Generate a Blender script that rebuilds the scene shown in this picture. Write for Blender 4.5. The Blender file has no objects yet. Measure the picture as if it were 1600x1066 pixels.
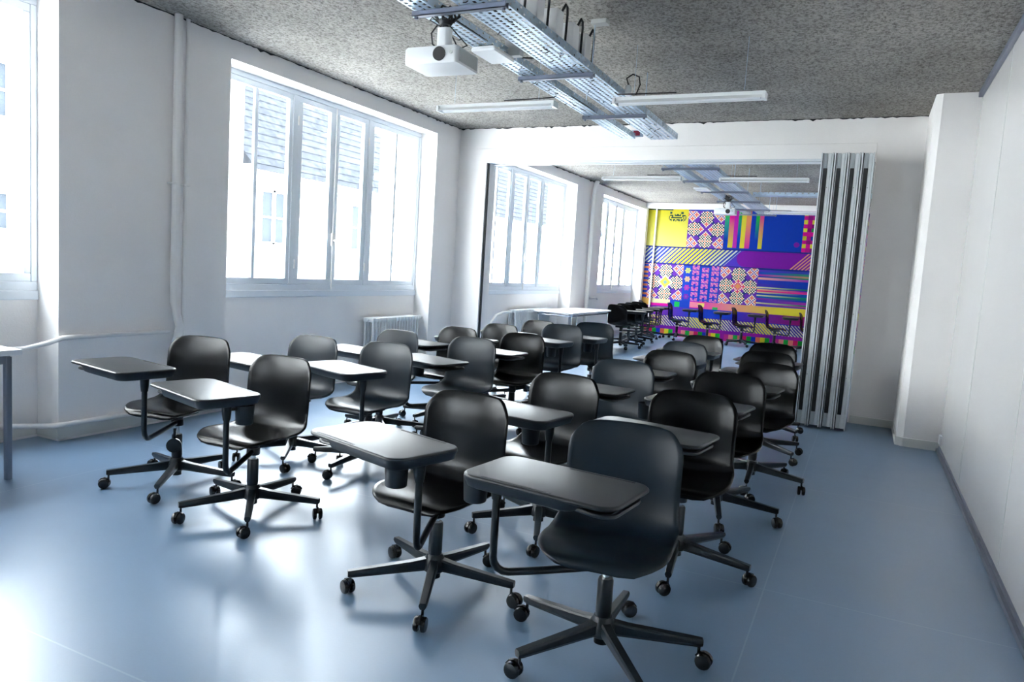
import bpy, bmesh, math, random
import numpy as np
from mathutils import Vector, Matrix
random.seed(7)
rad = math.radians
C = bpy.context.scene.collection
SC = bpy.context.scene

# ------------------------------------------------------------------ camera
F, YAW, PITCH, ROLL, CAMZ = 1141.16, -0.4463, -0.1001, 0.0633, 1.45
fw = Vector((math.sin(YAW)*math.cos(PITCH), math.cos(YAW)*math.cos(PITCH), math.sin(PITCH)))
r0 = Vector((math.cos(YAW), -math.sin(YAW), 0)); u0 = r0.cross(fw)
rt = math.cos(ROLL)*r0 + math.sin(ROLL)*u0; up = -math.sin(ROLL)*r0 + math.cos(ROLL)*u0
cam = bpy.data.cameras.new('camera'); co = bpy.data.objects.new('camera', cam); C.objects.link(co)
cam.sensor_width = 36; cam.lens = 36*F/1600; cam.clip_start = .05; cam.clip_end = 200
m = Matrix((rt, up, -fw)).transposed().to_4x4(); m.translation = (0, 0, CAMZ)
co.matrix_world = m
SC.camera = co

# ------------------------------------------------------------------ light
w = bpy.data.worlds.new('World'); SC.world = w; w.use_nodes = True
bg = w.node_tree.nodes['Background']
bg.inputs[0].default_value = (0.90, 0.945, 1.0, 1); bg.inputs[1].default_value = 7.5
SC.view_settings.view_transform = 'Standard'
SC.view_settings.look = 'None'
SC.view_settings.exposure = 2.82
SC.view_settings.gamma = 1.0
SC.view_settings.use_curve_mapping = False
try:
    cy = SC.cycles
    cy.use_denoising = True; cy.denoiser = 'OPENIMAGEDENOISE'
    cy.max_bounces = 10; cy.diffuse_bounces = 6; cy.glossy_bounces = 4; cy.transparent_max_bounces = 12
    cy.sample_clamp_indirect = 8; cy.caustics_reflective = False; cy.caustics_refractive = False
    cy.use_adaptive_sampling = False
except Exception:
    pass

# ------------------------------------------------------------------ materials
def s2l(c):
    return tuple(((x/255)/12.92 if x <= 10 else ((x/255+.055)/1.055)**2.4) for x in c)
def mat(name, col, rough=.5, metal=0, spec=.5, coat=0, noise=0, nscale=20, bump=0, bscale=60, emis=None):
    mt = bpy.data.materials.new(name); mt.use_nodes = True
    nt = mt.node_tree; b = nt.nodes['Principled BSDF']
    b.inputs['Base Color'].default_value = (*col, 1); b.inputs['Roughness'].default_value = rough
    b.inputs['Metallic'].default_value = metal; b.inputs['Specular IOR Level'].default_value = spec
    b.inputs['Coat Weight'].default_value = coat; b.inputs['Coat Roughness'].default_value = .15
    tc = nt.nodes.new('ShaderNodeTexCoord')
    if noise:
        n = nt.nodes.new('ShaderNodeTexNoise'); n.inputs['Scale'].default_value = nscale; n.inputs['Detail'].default_value = 5
        nt.links.new(tc.outputs['Object'], n.inputs['Vector'])
        r = nt.nodes.new('ShaderNodeValToRGB')
        r.color_ramp.elements[0].position = .3; r.color_ramp.elements[1].position = .7
        r.color_ramp.elements[0].color = (*[x*(1-noise) for x in col], 1)
        r.color_ramp.elements[1].color = (*[min(1, x*(1+noise)) for x in col], 1)
        nt.links.new(n.outputs[0], r.inputs[0]); nt.links.new(r.outputs[0], b.inputs['Base Color'])
    if bump:
        n2 = nt.nodes.new('ShaderNodeTexNoise'); n2.inputs['Scale'].default_value = bscale; n2.inputs['Detail'].default_value = 6
        nt.links.new(tc.outputs['Object'], n2.inputs['Vector'])
        bp = nt.nodes.new('ShaderNodeBump'); bp.inputs['Strength'].default_value = bump; bp.inputs['Distance'].default_value = .01
        nt.links.new(n2.outputs[0], bp.inputs['Height']); nt.links.new(bp.outputs[0], b.inputs['Normal'])
    return mt
M = {}
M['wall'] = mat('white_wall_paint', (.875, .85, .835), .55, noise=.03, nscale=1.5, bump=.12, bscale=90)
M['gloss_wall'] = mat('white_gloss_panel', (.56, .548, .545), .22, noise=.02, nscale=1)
M['frame'] = mat('white_window_paint', (.72, .77, .82), .35)
M['pipe'] = mat('white_pipe_paint', (.84, .82, .80), .5)
M['base'] = mat('cream_skirting', (.70, .70, .66), .5)
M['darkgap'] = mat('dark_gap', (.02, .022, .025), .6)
M['black_plastic'] = mat('black_shell_plastic', (.0006, .0007, .0011), .24, spec=.28, bump=.06, bscale=400)
M['slate_plastic'] = mat('slate_shell_plastic', (.0025, .009, .017), .36, spec=.42, bump=.06, bscale=400)
M['metal_dark'] = mat('anthracite_frame', (.004, .008, .013), .30, spec=.4)
M['caster'] = mat('black_caster', (.0015, .0015, .002), .25)
M['tablet_top'] = mat('tablet_top_rubber', (.007, .009, .012), .36, noise=.12, nscale=14, bump=.05, bscale=300)
M['tray'] = mat('tablet_tray_grey', (.008, .012, .017), .42)
M['chrome'] = mat('chrome', (.75, .78, .8), .12, metal=1)
M['alu'] = mat('brushed_aluminium', (.50, .54, .56), .38, metal=.6, noise=.06, nscale=3)
M['alu_light'] = mat('light_aluminium', (.68, .71, .73), .4, metal=.25)
M['rear_wall'] = mat('dimmed_rear_wall', (.30, .30, .31), .6, noise=.03, nscale=1.5)  # unseen wall, made grey so the chair shells reflect less brightness
M['seal'] = mat('black_rubber_seal', (.008, .008, .01), .5)
M['galv'] = mat('galvanised_steel', (.50, .62, .74), .35, metal=.55, noise=.15, nscale=12)
M['strut'] = mat('grey_strut', (.16, .18, .24), .4, metal=.5)
M['white_plastic'] = mat('white_plastic', (.78, .79, .80), .35)
M['grey_plastic'] = mat('grey_plastic', (.45, .47, .46), .5)
M['cable'] = mat('black_cable', (.010, .010, .012), .5)
M['glass_dark'] = mat('lens_glass', (.006, .006, .012), .06, coat=1)
M['lamp_white'] = mat('fixture_white', (.82, .84, .84), .3)
M['tube'] = mat('lamp_tube', (.86, .88, .9), .15)
M['desk'] = mat('white_desk_top', (.80, .81, .83), .35)
M['deskleg'] = mat('grey_desk_leg', (.25, .28, .33), .3, metal=.7)
M['radiator'] = mat('radiator_enamel', (.70, .72, .73), .35)
M['facade'] = mat('cream_stone_facade', (.62, .60, .57), .9, noise=.06, nscale=1.2, bump=.2, bscale=8)
M['roof'] = mat('slate_roof', (.023, .025, .029), .9, spec=0, noise=.3, nscale=6)
M['darkwin'] = mat('dark_window_glass', (.024, .028, .033), .6, spec=.02)
M['street'] = mat('street', (.42, .42, .42), .9)
M['whiteboard'] = mat('white_fabric_band', (.75, .77, .78), .5)
M['redtag'] = mat('red_marker', (.35, .03, .08), .5)

def floor_mat():
    mt = bpy.data.materials.new('blue_grey_floor'); mt.use_nodes = True; nt = mt.node_tree; N = nt.nodes; L = nt.links
    b = N['Principled BSDF']; tc = N.new('ShaderNodeTexCoord')
    n = N.new('ShaderNodeTexNoise'); n.inputs['Scale'].default_value = .9; n.inputs['Detail'].default_value = 3
    L.new(tc.outputs['Object'], n.inputs['Vector'])
    r = N.new('ShaderNodeValToRGB'); r.color_ramp.elements[0].position = .3; r.color_ramp.elements[1].position = .72
    r.color_ramp.elements[0].color = (.120, .198, .308, 1); r.color_ramp.elements[1].color = (.130, .214, .328, 1)
    L.new(n.outputs[0], r.inputs[0])
    sx = N.new('ShaderNodeSeparateXYZ'); L.new(tc.outputs['Object'], sx.inputs[0])
    def seam(out, off, per):
        a = N.new('ShaderNodeMath'); a.operation = 'ADD'; a.inputs[1].default_value = off; L.new(out, a.inputs[0])
        d = N.new('ShaderNodeMath'); d.operation = 'PINGPONG'; d.inputs[1].default_value = per; L.new(a.outputs[0], d.inputs[0])
        c = N.new('ShaderNodeMath'); c.operation = 'LESS_THAN'; c.inputs[1].default_value = .0035; L.new(d.outputs[0], c.inputs[0])
        return c.outputs[0]
    mx = N.new('ShaderNodeMath'); mx.operation = 'MAXIMUM'
    L.new(seam(sx.outputs[1], .42, 1.0), mx.inputs[0]); L.new(seam(sx.outputs[0], .3, 2.0), mx.inputs[1])
    mix = N.new('ShaderNodeMix'); mix.data_type = 'RGBA'
    sc = N.new('ShaderNodeMath'); sc.operation = 'MULTIPLY'; sc.inputs[1].default_value = .35; L.new(mx.outputs[0], sc.inputs[0])
    L.new(sc.outputs[0], mix.inputs[0]); L.new(r.outputs[0], mix.inputs[6]); mix.inputs[7].default_value = (.30, .38, .46, 1)
    L.new(mix.outputs[2], b.inputs['Base Color'])
    n2 = N.new('ShaderNodeTexNoise'); n2.inputs['Scale'].default_value = 5; n2.inputs['Detail'].default_value = 4
    L.new(tc.outputs['Object'], n2.inputs['Vector'])
    r2 = N.new('ShaderNodeMapRange'); r2.inputs[3].default_value = .30; r2.inputs[4].default_value = .37
    L.new(n2.outputs[0], r2.inputs[0]); L.new(r2.outputs[0], b.inputs['Roughness'])
    n3 = N.new('ShaderNodeTexNoise'); n3.inputs['Scale'].default_value = 90; n3.inputs['Detail'].default_value = 3
    L.new(tc.outputs['Object'], n3.inputs['Vector'])
    bp = N.new('ShaderNodeBump'); bp.inputs['Strength'].default_value = .06; bp.inputs['Distance'].default_value = .004
    L.new(n3.outputs[0], bp.inputs['Height']); L.new(bp.outputs[0], b.inputs['Normal'])
    b.inputs['IOR'].default_value = 2.0
    return mt
def ceil_mat():
    mt = bpy.data.materials.new('rough_concrete_ceiling'); mt.use_nodes = True; nt = mt.node_tree; N = nt.nodes; L = nt.links
    b = N['Principled BSDF']; tc = N.new('ShaderNodeTexCoord')
    mp = N.new('ShaderNodeMapping'); mp.inputs['Scale'].default_value = (1, .75, 1); L.new(tc.outputs['Object'], mp.inputs[0])
    n = N.new('ShaderNodeTexNoise'); n.inputs['Scale'].default_value = 52; n.inputs['Detail'].default_value = 5; n.inputs['Roughness'].default_value = .75
    L.new(mp.outputs[0], n.inputs['Vector'])
    r = N.new('ShaderNodeValToRGB'); e = r.color_ramp.elements
    e[0].position = .37; e[0].color = (.16, .15, .135, 1); e[1].position = .56; e[1].color = (.50, .475, .44, 1)
    L.new(n.outputs[0], r.inputs[0])
    n2 = N.new('ShaderNodeTexNoise'); n2.inputs['Scale'].default_value = 1.1; n2.inputs['Detail'].default_value = 6
    L.new(tc.outputs['Object'], n2.inputs['Vector'])
    mr = N.new('ShaderNodeMapRange'); mr.inputs[1].default_value = .3; mr.inputs[2].default_value = .7; mr.inputs[3].default_value = .78; mr.inputs[4].default_value = 1.15
    L.new(n2.outputs[0], mr.inputs[0])
    mu = N.new('ShaderNodeVectorMath'); mu.operation = 'SCALE'; L.new(r.outputs[0], mu.inputs[0]); L.new(mr.outputs[0], mu.inputs['Scale'])
    L.new(mu.outputs[0], b.inputs['Base Color']); b.inputs['Roughness'].default_value = .95
    b.inputs['Specular IOR Level'].default_value = .1
    bp = N.new('ShaderNodeBump'); bp.inputs['Strength'].default_value = .9; bp.inputs['Distance'].default_value = .03
    L.new(n.outputs[0], bp.inputs['Height']); L.new(bp.outputs[0], b.inputs['Normal'])
    return mt
def glass_mat():
    mt = bpy.data.materials.new('window_glass'); mt.use_nodes = True; nt = mt.node_tree; N = nt.nodes; L = nt.links
    N.remove(N['Principled BSDF']); o = N['Material Output']
    t = N.new('ShaderNodeBsdfTransparent'); t.inputs[0].default_value = (.95, .975, .98, 1)
    g = N.new('ShaderNodeBsdfGlossy'); g.inputs['Roughness'].default_value = .02
    lw = N.new('ShaderNodeLayerWeight'); lw.inputs[0].default_value = .5
    pw = N.new('ShaderNodeMath'); pw.operation = 'POWER'; pw.inputs[1].default_value = 5; L.new(lw.outputs['Facing'], pw.inputs[0])
    fr = N.new('ShaderNodeMath'); fr.operation = 'MULTIPLY_ADD'; fr.inputs[1].default_value = .6; fr.inputs[2].default_value = .03; L.new(pw.outputs[0], fr.inputs[0])
    mx = N.new('ShaderNodeMixShader'); L.new(fr.outputs[0], mx.inputs[0]); L.new(t.outputs[0], mx.inputs[1]); L.new(g.outputs[0], mx.inputs[2])
    L.new(mx.outputs[0], o.inputs[0]); return mt
M['floor'] = floor_mat(); M['ceiling'] = ceil_mat(); M['glass'] = glass_mat()

# ------------------------------------------------------------------ mesh helpers
class MB:
    def __init__(s): s.v = []; s.f = []
    def add(s, vs, fs):
        o = len(s.v); s.v += [tuple(p) for p in vs]; s.f += [tuple(i+o for i in f) for f in fs]; return s
    def box(s, x0, x1, y0, y1, z0, z1):
        return s.add([(x0,y0,z0),(x1,y0,z0),(x1,y1,z0),(x0,y1,z0),(x0,y0,z1),(x1,y0,z1),(x1,y1,z1),(x0,y1,z1)],
                     [(0,3,2,1),(4,5,6,7),(0,1,5,4),(1,2,6,5),(2,3,7,6),(3,0,4,7)])
    def lathe(s, prof, n=16, c=(0,0,0), axis='z', cap=True):
        vs = []; fs = []
        for (r, h) in prof:
            for i in range(n):
                a = 2*math.pi*i/n; x, y = r*math.cos(a), r*math.sin(a)
                p = (x, y, h) if axis == 'z' else ((h, x, y) if axis == 'x' else (y, h, x))
                vs.append((p[0]+c[0], p[1]+c[1], p[2]+c[2]))
        for k in range(len(prof)-1):
            for i in range(n):
                j = (i+1) % n; fs.append((k*n+i, k*n+j, (k+1)*n+j, (k+1)*n+i))
        if cap:
            fs.append(tuple(range(n-1, -1, -1))); fs.append(tuple((len(prof)-1)*n+i for i in range(n)))
        return s.add(vs, fs)
    def cyl(s, r, z0, z1, n=16, c=(0,0,0), axis='z'):
        return s.lathe([(r, z0), (r, z1)], n, c, axis)
    def tube(s, pts, r, n=8):
        pts = [Vector(p) for p in pts]; vs = []; fs = []; ref = None
        for i, p in enumerate(pts):
            t = (pts[min(i+1, len(pts)-1)] - pts[max(i-1, 0)]).normalized()
            if ref is None:
                ref = Vector((0,0,1)) if abs(t.z) < .9 else Vector((1,0,0))
            a = (ref - t*ref.dot(t)).normalized(); ref = a; b = t.cross(a)
            rr = r[i] if isinstance(r, (list, tuple)) else r
            for k in range(n):
                q = 2*math.pi*k/n; vs.append(p + a*rr*math.cos(q) + b*rr*math.sin(q))
        for i in range(len(pts)-1):
            for k in range(n):
                j = (k+1) % n; fs.append((i*n+k, i*n+j, (i+1)*n+j, (i+1)*n+k))
        fs.append(tuple(range(n-1, -1, -1))); fs.append(tuple((len(pts)-1)*n+i for i in range(n)))
        return s.add(vs, fs)
    def prism(s, loops):            # loops: list of rings with equal length, capped
        n = len(loops[0]); vs = [p for l in loops for p in l]; fs = []
        for k in range(len(loops)-1):
            for i in range(n):
                j = (i+1) % n; fs.append((k*n+i, k*n+j, (k+1)*n+j, (k+1)*n+i))
        fs.append(tuple(range(n-1, -1, -1))); fs.append(tuple((len(loops)-1)*n+i for i in range(n)))
        return s.add(vs, fs)
    def mesh(s, name, material, bevel=0, smooth=True, angle=35):
        me = bpy.data.meshes.new(name); me.from_pydata(s.v, [], s.f)
        bm = bmesh.new(); bm.from_mesh(me); bmesh.ops.recalc_face_normals(bm, faces=bm.faces)
        if bevel:
            es = [e for e in bm.edges if len(e.link_faces) == 2 and e.calc_face_angle(0) > .6]
            bmesh.ops.bevel(bm, geom=es, offset=bevel, segments=2, profile=.5, affect='EDGES', clamp_overlap=True)
        for f in bm.faces: f.smooth = smooth
        for e in bm.edges:
            if len(e.link_faces) == 2 and e.calc_face_angle(0) > rad(angle): e.smooth = False
        bm.to_mesh(me); bm.free()
        me.materials.append(material)
        return me
    def obj(s, name, material, parent=None, loc=(0,0,0), bevel=0, smooth=True, angle=35):
        return link(name, s.mesh(name, material, bevel, smooth, angle), parent, loc)
def link(name, me, parent=None, loc=(0,0,0), rotz=0):
    o = bpy.data.objects.new(name, me); C.objects.link(o); o.location = loc; o.rotation_euler = (0,0,rotz)
    if parent: o.parent = parent
    return o
def tag(o, label, cat, group=None):
    o['label'] = label; o['category'] = cat
    if group: o['group'] = group
    return o
def thing(name, label, cat, loc=(0,0,0), rotz=0, group=None):
    return tag(link(name, None, None, loc, rotz), label, cat, group)
def struct(o, label=None):
    o['kind'] = 'structure'
    if label: o['label'] = label
    return o
def rrect(x0, x1, y0, y1, r, z, n=6, rs=None):
    rs = rs or (r, r, r, r); out = []
    cs = [(x1, y1, 0, rs[0]), (x0, y1, 90, rs[1]), (x0, y0, 180, rs[2]), (x1, y0, 270, rs[3])]
    for (cx, cy, a0, q) in cs:
        ox = cx - q if cx == x1 else cx + q; oy = cy - q if cy == y1 else cy + q
        for i in range(n+1):
            a = rad(a0 + 90*i/n); out.append((ox+q*math.cos(a), oy+q*math.sin(a), z))
    return out
def arc(c, r, a0, a1, n, plane='xz', other=0):
    out = []
    for i in range(n+1):
        a = rad(a0+(a1-a0)*i/n); p, q = c[0]+r*math.cos(a), c[1]+r*math.sin(a)
        out.append((p, other, q) if plane == 'xz' else ((p, q, other) if plane == 'xy' else (other, p, q)))
    return out

# ------------------------------------------------------------------ the room shell
XL, XR, YB, H, YF = -5.12, .75, 8.70, 3.26, 18.17
XO, XW, YR = -5.72, -5.36, -5.6     # outer wall face, window plane, rear wall
ZS, ZH = 1.06, 3.09                 # window sill and head
o = MB().box(XO, 2.6, YR-.2, YF+.2, -.1, 0).obj('floor', M['floor'], smooth=False); struct(o, 'glossy blue-grey resin floor')
o = MB().box(XO, 2.6, YR-.2, YF+.2, H, H+.2).obj('ceiling', M['ceiling'], smooth=False); struct(o, 'rough grey concrete ceiling')
wins = [(-5.35, -1.98), (-.12, 3.25), (4.75, 8.12), (9.78, 13.15), (14.68, 17.98)]  # first one is unseen behind the camera, added to let in daylight
b = MB(); prev = YR-.2
for (a, c) in wins:
    b.box(XO, XL, prev, a, 0, H); b.box(XO, XL, a, c, ZH, H); b.box(XO, XW, a, c, 0, ZS); prev = c
b.box(XO, XL, prev, YF+.2, 0, H)
wl = struct(b.obj('wall_left', M['wall'], smooth=False), 'white wall with deep window recesses')
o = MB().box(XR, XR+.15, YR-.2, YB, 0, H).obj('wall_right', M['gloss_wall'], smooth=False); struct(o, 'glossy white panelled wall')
for i, y in enumerate((7.2, 6.22, 5.0, 4.42, 2.6, .8)):
    if i in (0, 2): continue
    o2 = MB().box(XR-.0015, XR+.01, y-.0025, y+.0025, .08, H).obj('joint', M['grey_plastic'], o, smooth=False)
o2 = MB().box(XR-.03, XR, YR, 7.76, 0, .03).box(XR-.012, XR, YR, 7.76, .03, .05).obj('floor_strip', M['strut'], o, smooth=False)
o2 = MB().box(XR-.035, XR, YR, 7.76, H-.05, H).obj('ceiling_rail', M['strut'], o, smooth=False, bevel=.004)
o = MB().box(XR, XR+.15, YB, YF+.2, 0, H).obj('wall_right', M['wall'], smooth=False); struct(o)
o = MB().box(XO, XR+.15, YR-.2, YR, 0, H).obj('wall_rear', M['rear_wall'], smooth=False); struct(o)
# chamfered column in the right corner
cx, cyy, ch = .39, 7.77, .035
b = MB().prism([[(cx+ch+.02, cyy, z), (XR, cyy, z), (XR, YB, z), (cx, YB, z), (cx, cyy+ch, z)] for z in (0, H)])
o = struct(b.obj('wall_column', M['wall'], smooth=False), 'white boxed column in the right corner')
# partition wall with the wide opening
PX0, PX1, PT = -4.69, -.055, .20
b = MB().box(XL, PX0, YB, YB+PT, 0, H).box(PX0, PX1, YB, YB+PT, 2.83, H).box(PX1, XR, YB, YB+PT, 0, H)
wm = struct(b.obj('wall_middle', M['wall'], smooth=False), 'white partition wall with a wide opening')
o = MB().box(-4.85, PX1, YB-.018, YB, 2.83, 2.99).box(-4.85, PX0-.0, YB-.018, YB, 0, 2.83).obj('trim_1', M['wall'], bevel=.003, smooth=False); struct(o, 'flat white casing round the opening')
o = MB().box(PX0, -.56, YB-.018, YB+.05, 2.805, 2.83).box(PX0, -.56, YB+.15, YB+PT, 2.805, 2.83).obj('trim_2', M['alu_light'], smooth=False, bevel=.002); struct(o, 'aluminium ceiling track of the folding partition')
o = MB().box(PX0, PX0+.018, YB+.01, YB+.045, 0, 2.805).obj('trim_3', M['darkgap'], smooth=False); struct(o, 'dark seal on the left jamb')
# skirting boards
o = struct(MB().box(PX1+.02, cx, YB-.014, YB, 0, .085).obj('baseboard_back', M['base'], bevel=.004, smooth=False))
o = struct(MB().box(cx-.012, cx, cyy+ch, YB, 0, .085).prism([[(cx-.012, cyy+ch-.003, z), (cx+ch+.016, cyy-.014, z), (cx+ch+.02, cyy, z), (cx, cyy+ch, z)] for z in (0,.085)]).box(cx+ch+.016, XR, cyy-.014, cyy, 0, .085).obj('baseboard_right', M['base'], bevel=.003, smooth=False))
b = MB(); prev = YR
for (a, c) in wins:
    b.box(XL, XL+.012, prev, a, .02, .10); b.box(XW, XW+.012, a, c, .02, .10)
    b.box(XW, XL+.012, a-.0, a+.012, .02, .10); b.box(XW, XL+.012, c-.012, c, .02, .10); prev = c
b.box(XL, XL+.012, prev, YF, .02, .10)
struct(b.obj('baseboard_left', M['base'], smooth=False))
# far wall, bulkhead
o = struct(MB().box(XO, XR+.15, YF, YF+.2, 0, H).obj('wall_far', M['wall'], smooth=False))
o = struct(MB().box(XL, XR, YF-.28, YF, 3.135, H).obj('trim_4', M['wall'], bevel=.01, smooth=False), 'white bulkhead above the mural')
o = MB().cyl(.02, .38, 3.135, 12, (-4.90, YF-.05, 0)).obj('mural_pipe', M['pipe']); tag(o, 'thin white vertical pipe in front of the mural near the window', 'pipe')

# ragged dark joint where the rough ceiling meets the walls
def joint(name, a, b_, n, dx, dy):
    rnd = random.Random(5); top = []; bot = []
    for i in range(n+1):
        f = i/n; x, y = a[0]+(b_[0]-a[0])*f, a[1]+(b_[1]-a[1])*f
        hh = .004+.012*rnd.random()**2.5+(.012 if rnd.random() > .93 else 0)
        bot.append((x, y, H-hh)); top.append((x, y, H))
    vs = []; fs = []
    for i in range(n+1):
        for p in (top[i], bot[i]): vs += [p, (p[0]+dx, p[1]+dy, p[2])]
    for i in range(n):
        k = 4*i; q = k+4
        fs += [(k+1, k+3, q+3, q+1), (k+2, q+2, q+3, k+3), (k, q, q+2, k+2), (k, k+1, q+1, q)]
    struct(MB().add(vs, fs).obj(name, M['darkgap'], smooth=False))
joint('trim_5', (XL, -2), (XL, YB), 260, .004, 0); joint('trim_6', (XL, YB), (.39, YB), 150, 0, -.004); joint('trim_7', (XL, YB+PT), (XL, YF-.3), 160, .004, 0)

# ------------------------------------------------------------------ windows
def window(n, y0, y1):
    P = 3.37; k = (y1-y0)/P; Y = lambda t: y0+t*k
    x0, x1 = XW-.07, XW-.005
    b = MB()
    b.box(x0, x1+.01, y0, y1, ZS, ZS+.075); b.box(x0, x1+.01, y0, y1, ZH-.05, ZH)
    b.box(x0, x1+.01, y0+.001, y0+.045, ZS+.075, ZH-.05); b.box(x0, x1+.01, y1-.045, y1-.001, ZS+.075, ZH-.05)
    for t in (1.065, 2.305): b.box(x0, x1+.012, Y(t-.035), Y(t+.035), ZS+.075, ZH-.05)
    f = struct(b.obj('window_%d' % n, M['frame'], bevel=.006, smooth=False), 'white framed window with two casements and fixed side lights')
    s = MB().box(XW-.004, XW+.02, y0, y1, ZS-.055, ZS+.012).obj('window_sill', M['frame'], f, bevel=.006, smooth=False)
    z0, z1 = ZS+.075, ZH-.05
    def sash(a, c, name, wf=.065, parts=()):
        bb = MB(); xa, xb = x0+.022, x1+.004
        bb.box(xa, xb, Y(a), Y(c), z0, z0+.06); bb.box(xa, xb, Y(a), Y(c), z1-.055, z1)
        bb.box(xa, xb, Y(a), Y(a+wf), z0+.06, z1-.055); bb.box(xa, xb, Y(c-wf), Y(c), z0+.06, z1-.055)
        so = bb.obj(name, M['frame'], f, bevel=.005, smooth=False)
        edges = [a+wf] + [q for q in parts] + [c-wf]
        for q in parts:
            MB().box(xa+.012, xb-.004, Y(q-.022), Y(q+.022), z0+.06, z1-.055).obj('glazing_bar', M['frame'], so, bevel=.004, smooth=False)
        for i in range(len(edges)-1):
            MB().box(xb-.022, xb-.017, Y(edges[i]+(.01 if i else 0)), Y(edges[i+1]-(.01 if i < len(edges)-2 else 0)), z0+.055, z1-.05).obj('pane', M['glass'], so, smooth=False)
        return so
    sash(.045, 1.03, 'fixed_light', .048, (.55,)); sash(2.34, 3.325, 'fixed_light', .048, (2.84,))
    sash(1.10, 1.685, 'casement', .075); c2 = sash(1.685, 2.27, 'casement', .075)
    MB().cyl(.007, z0-.05, z1, 8, (x1+.018, Y(1.685), 0)).cyl(.011, 1.48, 1.56, 8, (x1+.018, Y(1.685), 0)).cyl(.011, 2.2, 2.26, 8, (x1+.018, Y(1.685), 0)).obj('bolt_rod', M['pipe'], f)
    MB().tube([(x1+.02, Y(1.685), 1.62), (x1+.055, Y(1.70), 1.62), (x1+.06, Y(1.77), 1.60)], .009).box(x1+.004, x1+.03, Y(1.665), Y(1.705), 1.56, 1.70).obj('handle', M['pipe'], f)
    for zz in (1.3, 2.75):
        for t in (1.10, 2.27): MB().cyl(.008, zz, zz+.09, 8, (x1+.016, Y(t), 0)).obj('hinge', M['pipe'], f)
    li = bpy.data.lights.new('portal', 'AREA'); li.shape = 'RECTANGLE'; li.size = ZH-ZS; li.size_y = y1-y0
    li.cycles.is_portal = True
    lo = link('daylight_portal', li, None, (XW-.12, (y0+y1)/2, (ZS+ZH)/2)); lo.rotation_euler = (0, -math.pi/2, 0)
for i, (a, c) in enumerate(wins): window(i+1, a, c)

# ------------------------------------------------------------------ buildings across the street
def building(name, label, x, y0, y1, zt, roofh, rows, wins_, cor=True):
    t = thing(name, label, 'building', (x, (y0+y1)/2, -6.0), 0, None)
    ox, oy, oz = x, (y0+y1)/2, -6.0
    L_ = lambda b, n, mm, p=t, bev=0: b.obj(n, mm, p, (-ox, -oy, -oz) if p is t else (0,0,0), bevel=bev, smooth=False)
    b = MB().box(x-6, x-.2, y0, y1, -6, zt); L_(b, 'wall', M['facade'])
    b = MB()
    zr = [-6] + sorted([z for r in rows for z in r]) + [zt]
    for i in range(0, len(zr)-1, 2): b.box(x-.2, x, y0, y1, zr[i], zr[i+1])
    for (z0, z1) in rows:
        ys = [y0] + [q for c in wins_ for q in (c-.5, c+.5)] + [y1]
        for i in range(0, len(ys)-1, 2): b.box(x-.2, x, ys[i], ys[i+1], z0, z1)
    L_(b, 'facade', M['facade'])
    if cor:
        b = MB().box(x-.2, x+.30, y0, y1, zt-.14, zt).box(x-.2, x+.16, y0, y1, zt-.34, zt-.14); L_(b, 'cornice', M['facade'])
        L_(MB().box(x+.30, x+.40, y0, y1, zt-.10, zt+.02), 'gutter', M['roof'])
    if roofh:
        b = MB().prism([[(x+.30, y, zt+.01), (x-3.2, y, zt+roofh), (x-6.0, y, zt+.01)] for y in (y0, y1)]); L_(b, 'roof', M['roof'])
        bb = MB()
        nrow = 16
        for k in range(nrow):
            f0, f1 = k/nrow, (k+1)/nrow
            xa, za = x+.30-3.5*f0, zt+roofh*f0; xb, zb = x+.30-3.5*f1, zt+roofh*f1
            bb.prism([[(xa+.02, y, za+.055), (xb, y, zb+.035), (xb, y, zb+.005), (xa, y, za+.01)] for y in (y0, y1)])
        so = L_(bb, 'slate_courses', M['roof']); so['kind'] = 'stuff'
    for (z0, z1) in rows:
        L_(MB().box(x, x+.08, y0, y1, z0-.16, z0-.06), 'string_course', M['facade'])
        for c in wins_:
            wo = L_(MB().box(x-.15, x-.08, c-.5, c+.5, z0, z0+.06).box(x-.15, x-.08, c-.5, c+.5, z1-.06, z1).box(x-.15, x-.08, c-.5, c-.43, z0, z1).box(x-.15, x-.08, c+.43, c+.5, z0, z1).box(x-.15, x-.08, c-.05, c+.05, z0, z1).box(x-.15, x-.1, c-.45, c+.45, (z0+z1)/2-.02, (z0+z1)/2+.02), 'window', M['frame'])
            MB().box(x-.14, x-.12, c-.43, c+.43, z0+.06, z1-.06).obj('pane', M['darkwin'], wo, smooth=False)
            L_(MB().box(x-.02, x+.10, c-.6, c+.6, z0-.06, z0), 'window_ledge', M['facade'])
    return t
building('stone_building', 'pale stone building with slate roof and cornice seen through the second window', -14, 13.4, 40, 3.55, 3.6, [(-2.8, -.9), (1.65, 3.05)], [14.6, 18.2, 22, 26, 30, 34])
building('stone_building', 'tall pale stone building with dark windows seen through the leftmost window', -12, -14, 11.5, 11, 0, [(-2.8, -.9), (1.5, 2.15), (3.2, 4.1), (6.2, 7.8)], [-11, -7.5, -4, -.5, 3, 6.45, 9.8])
t = thing('stone_pier', 'tall pale stone chimney pier with moulded bands seen at the right of the second window', 'pillar', (-9.6, 13.9, -6))
MB().box(-.4, .4, -.38, .38, 0, 11.2).obj('shaft', M['facade'], t, bevel=.02, smooth=False)
MB().box(-.48, .48, -.46, .46, 9.2, 9.34).obj('lower_band', M['facade'], t, bevel=.02, smooth=False)
MB().box(-.5, .5, -.48, .48, 10.2, 10.5).obj('cap', M['facade'], t, bevel=.02, smooth=False)
o = struct(MB().box(-60, XO-.02, -40, 60, -6.2, -6).obj('ground_street', M['street'], smooth=False))

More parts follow.
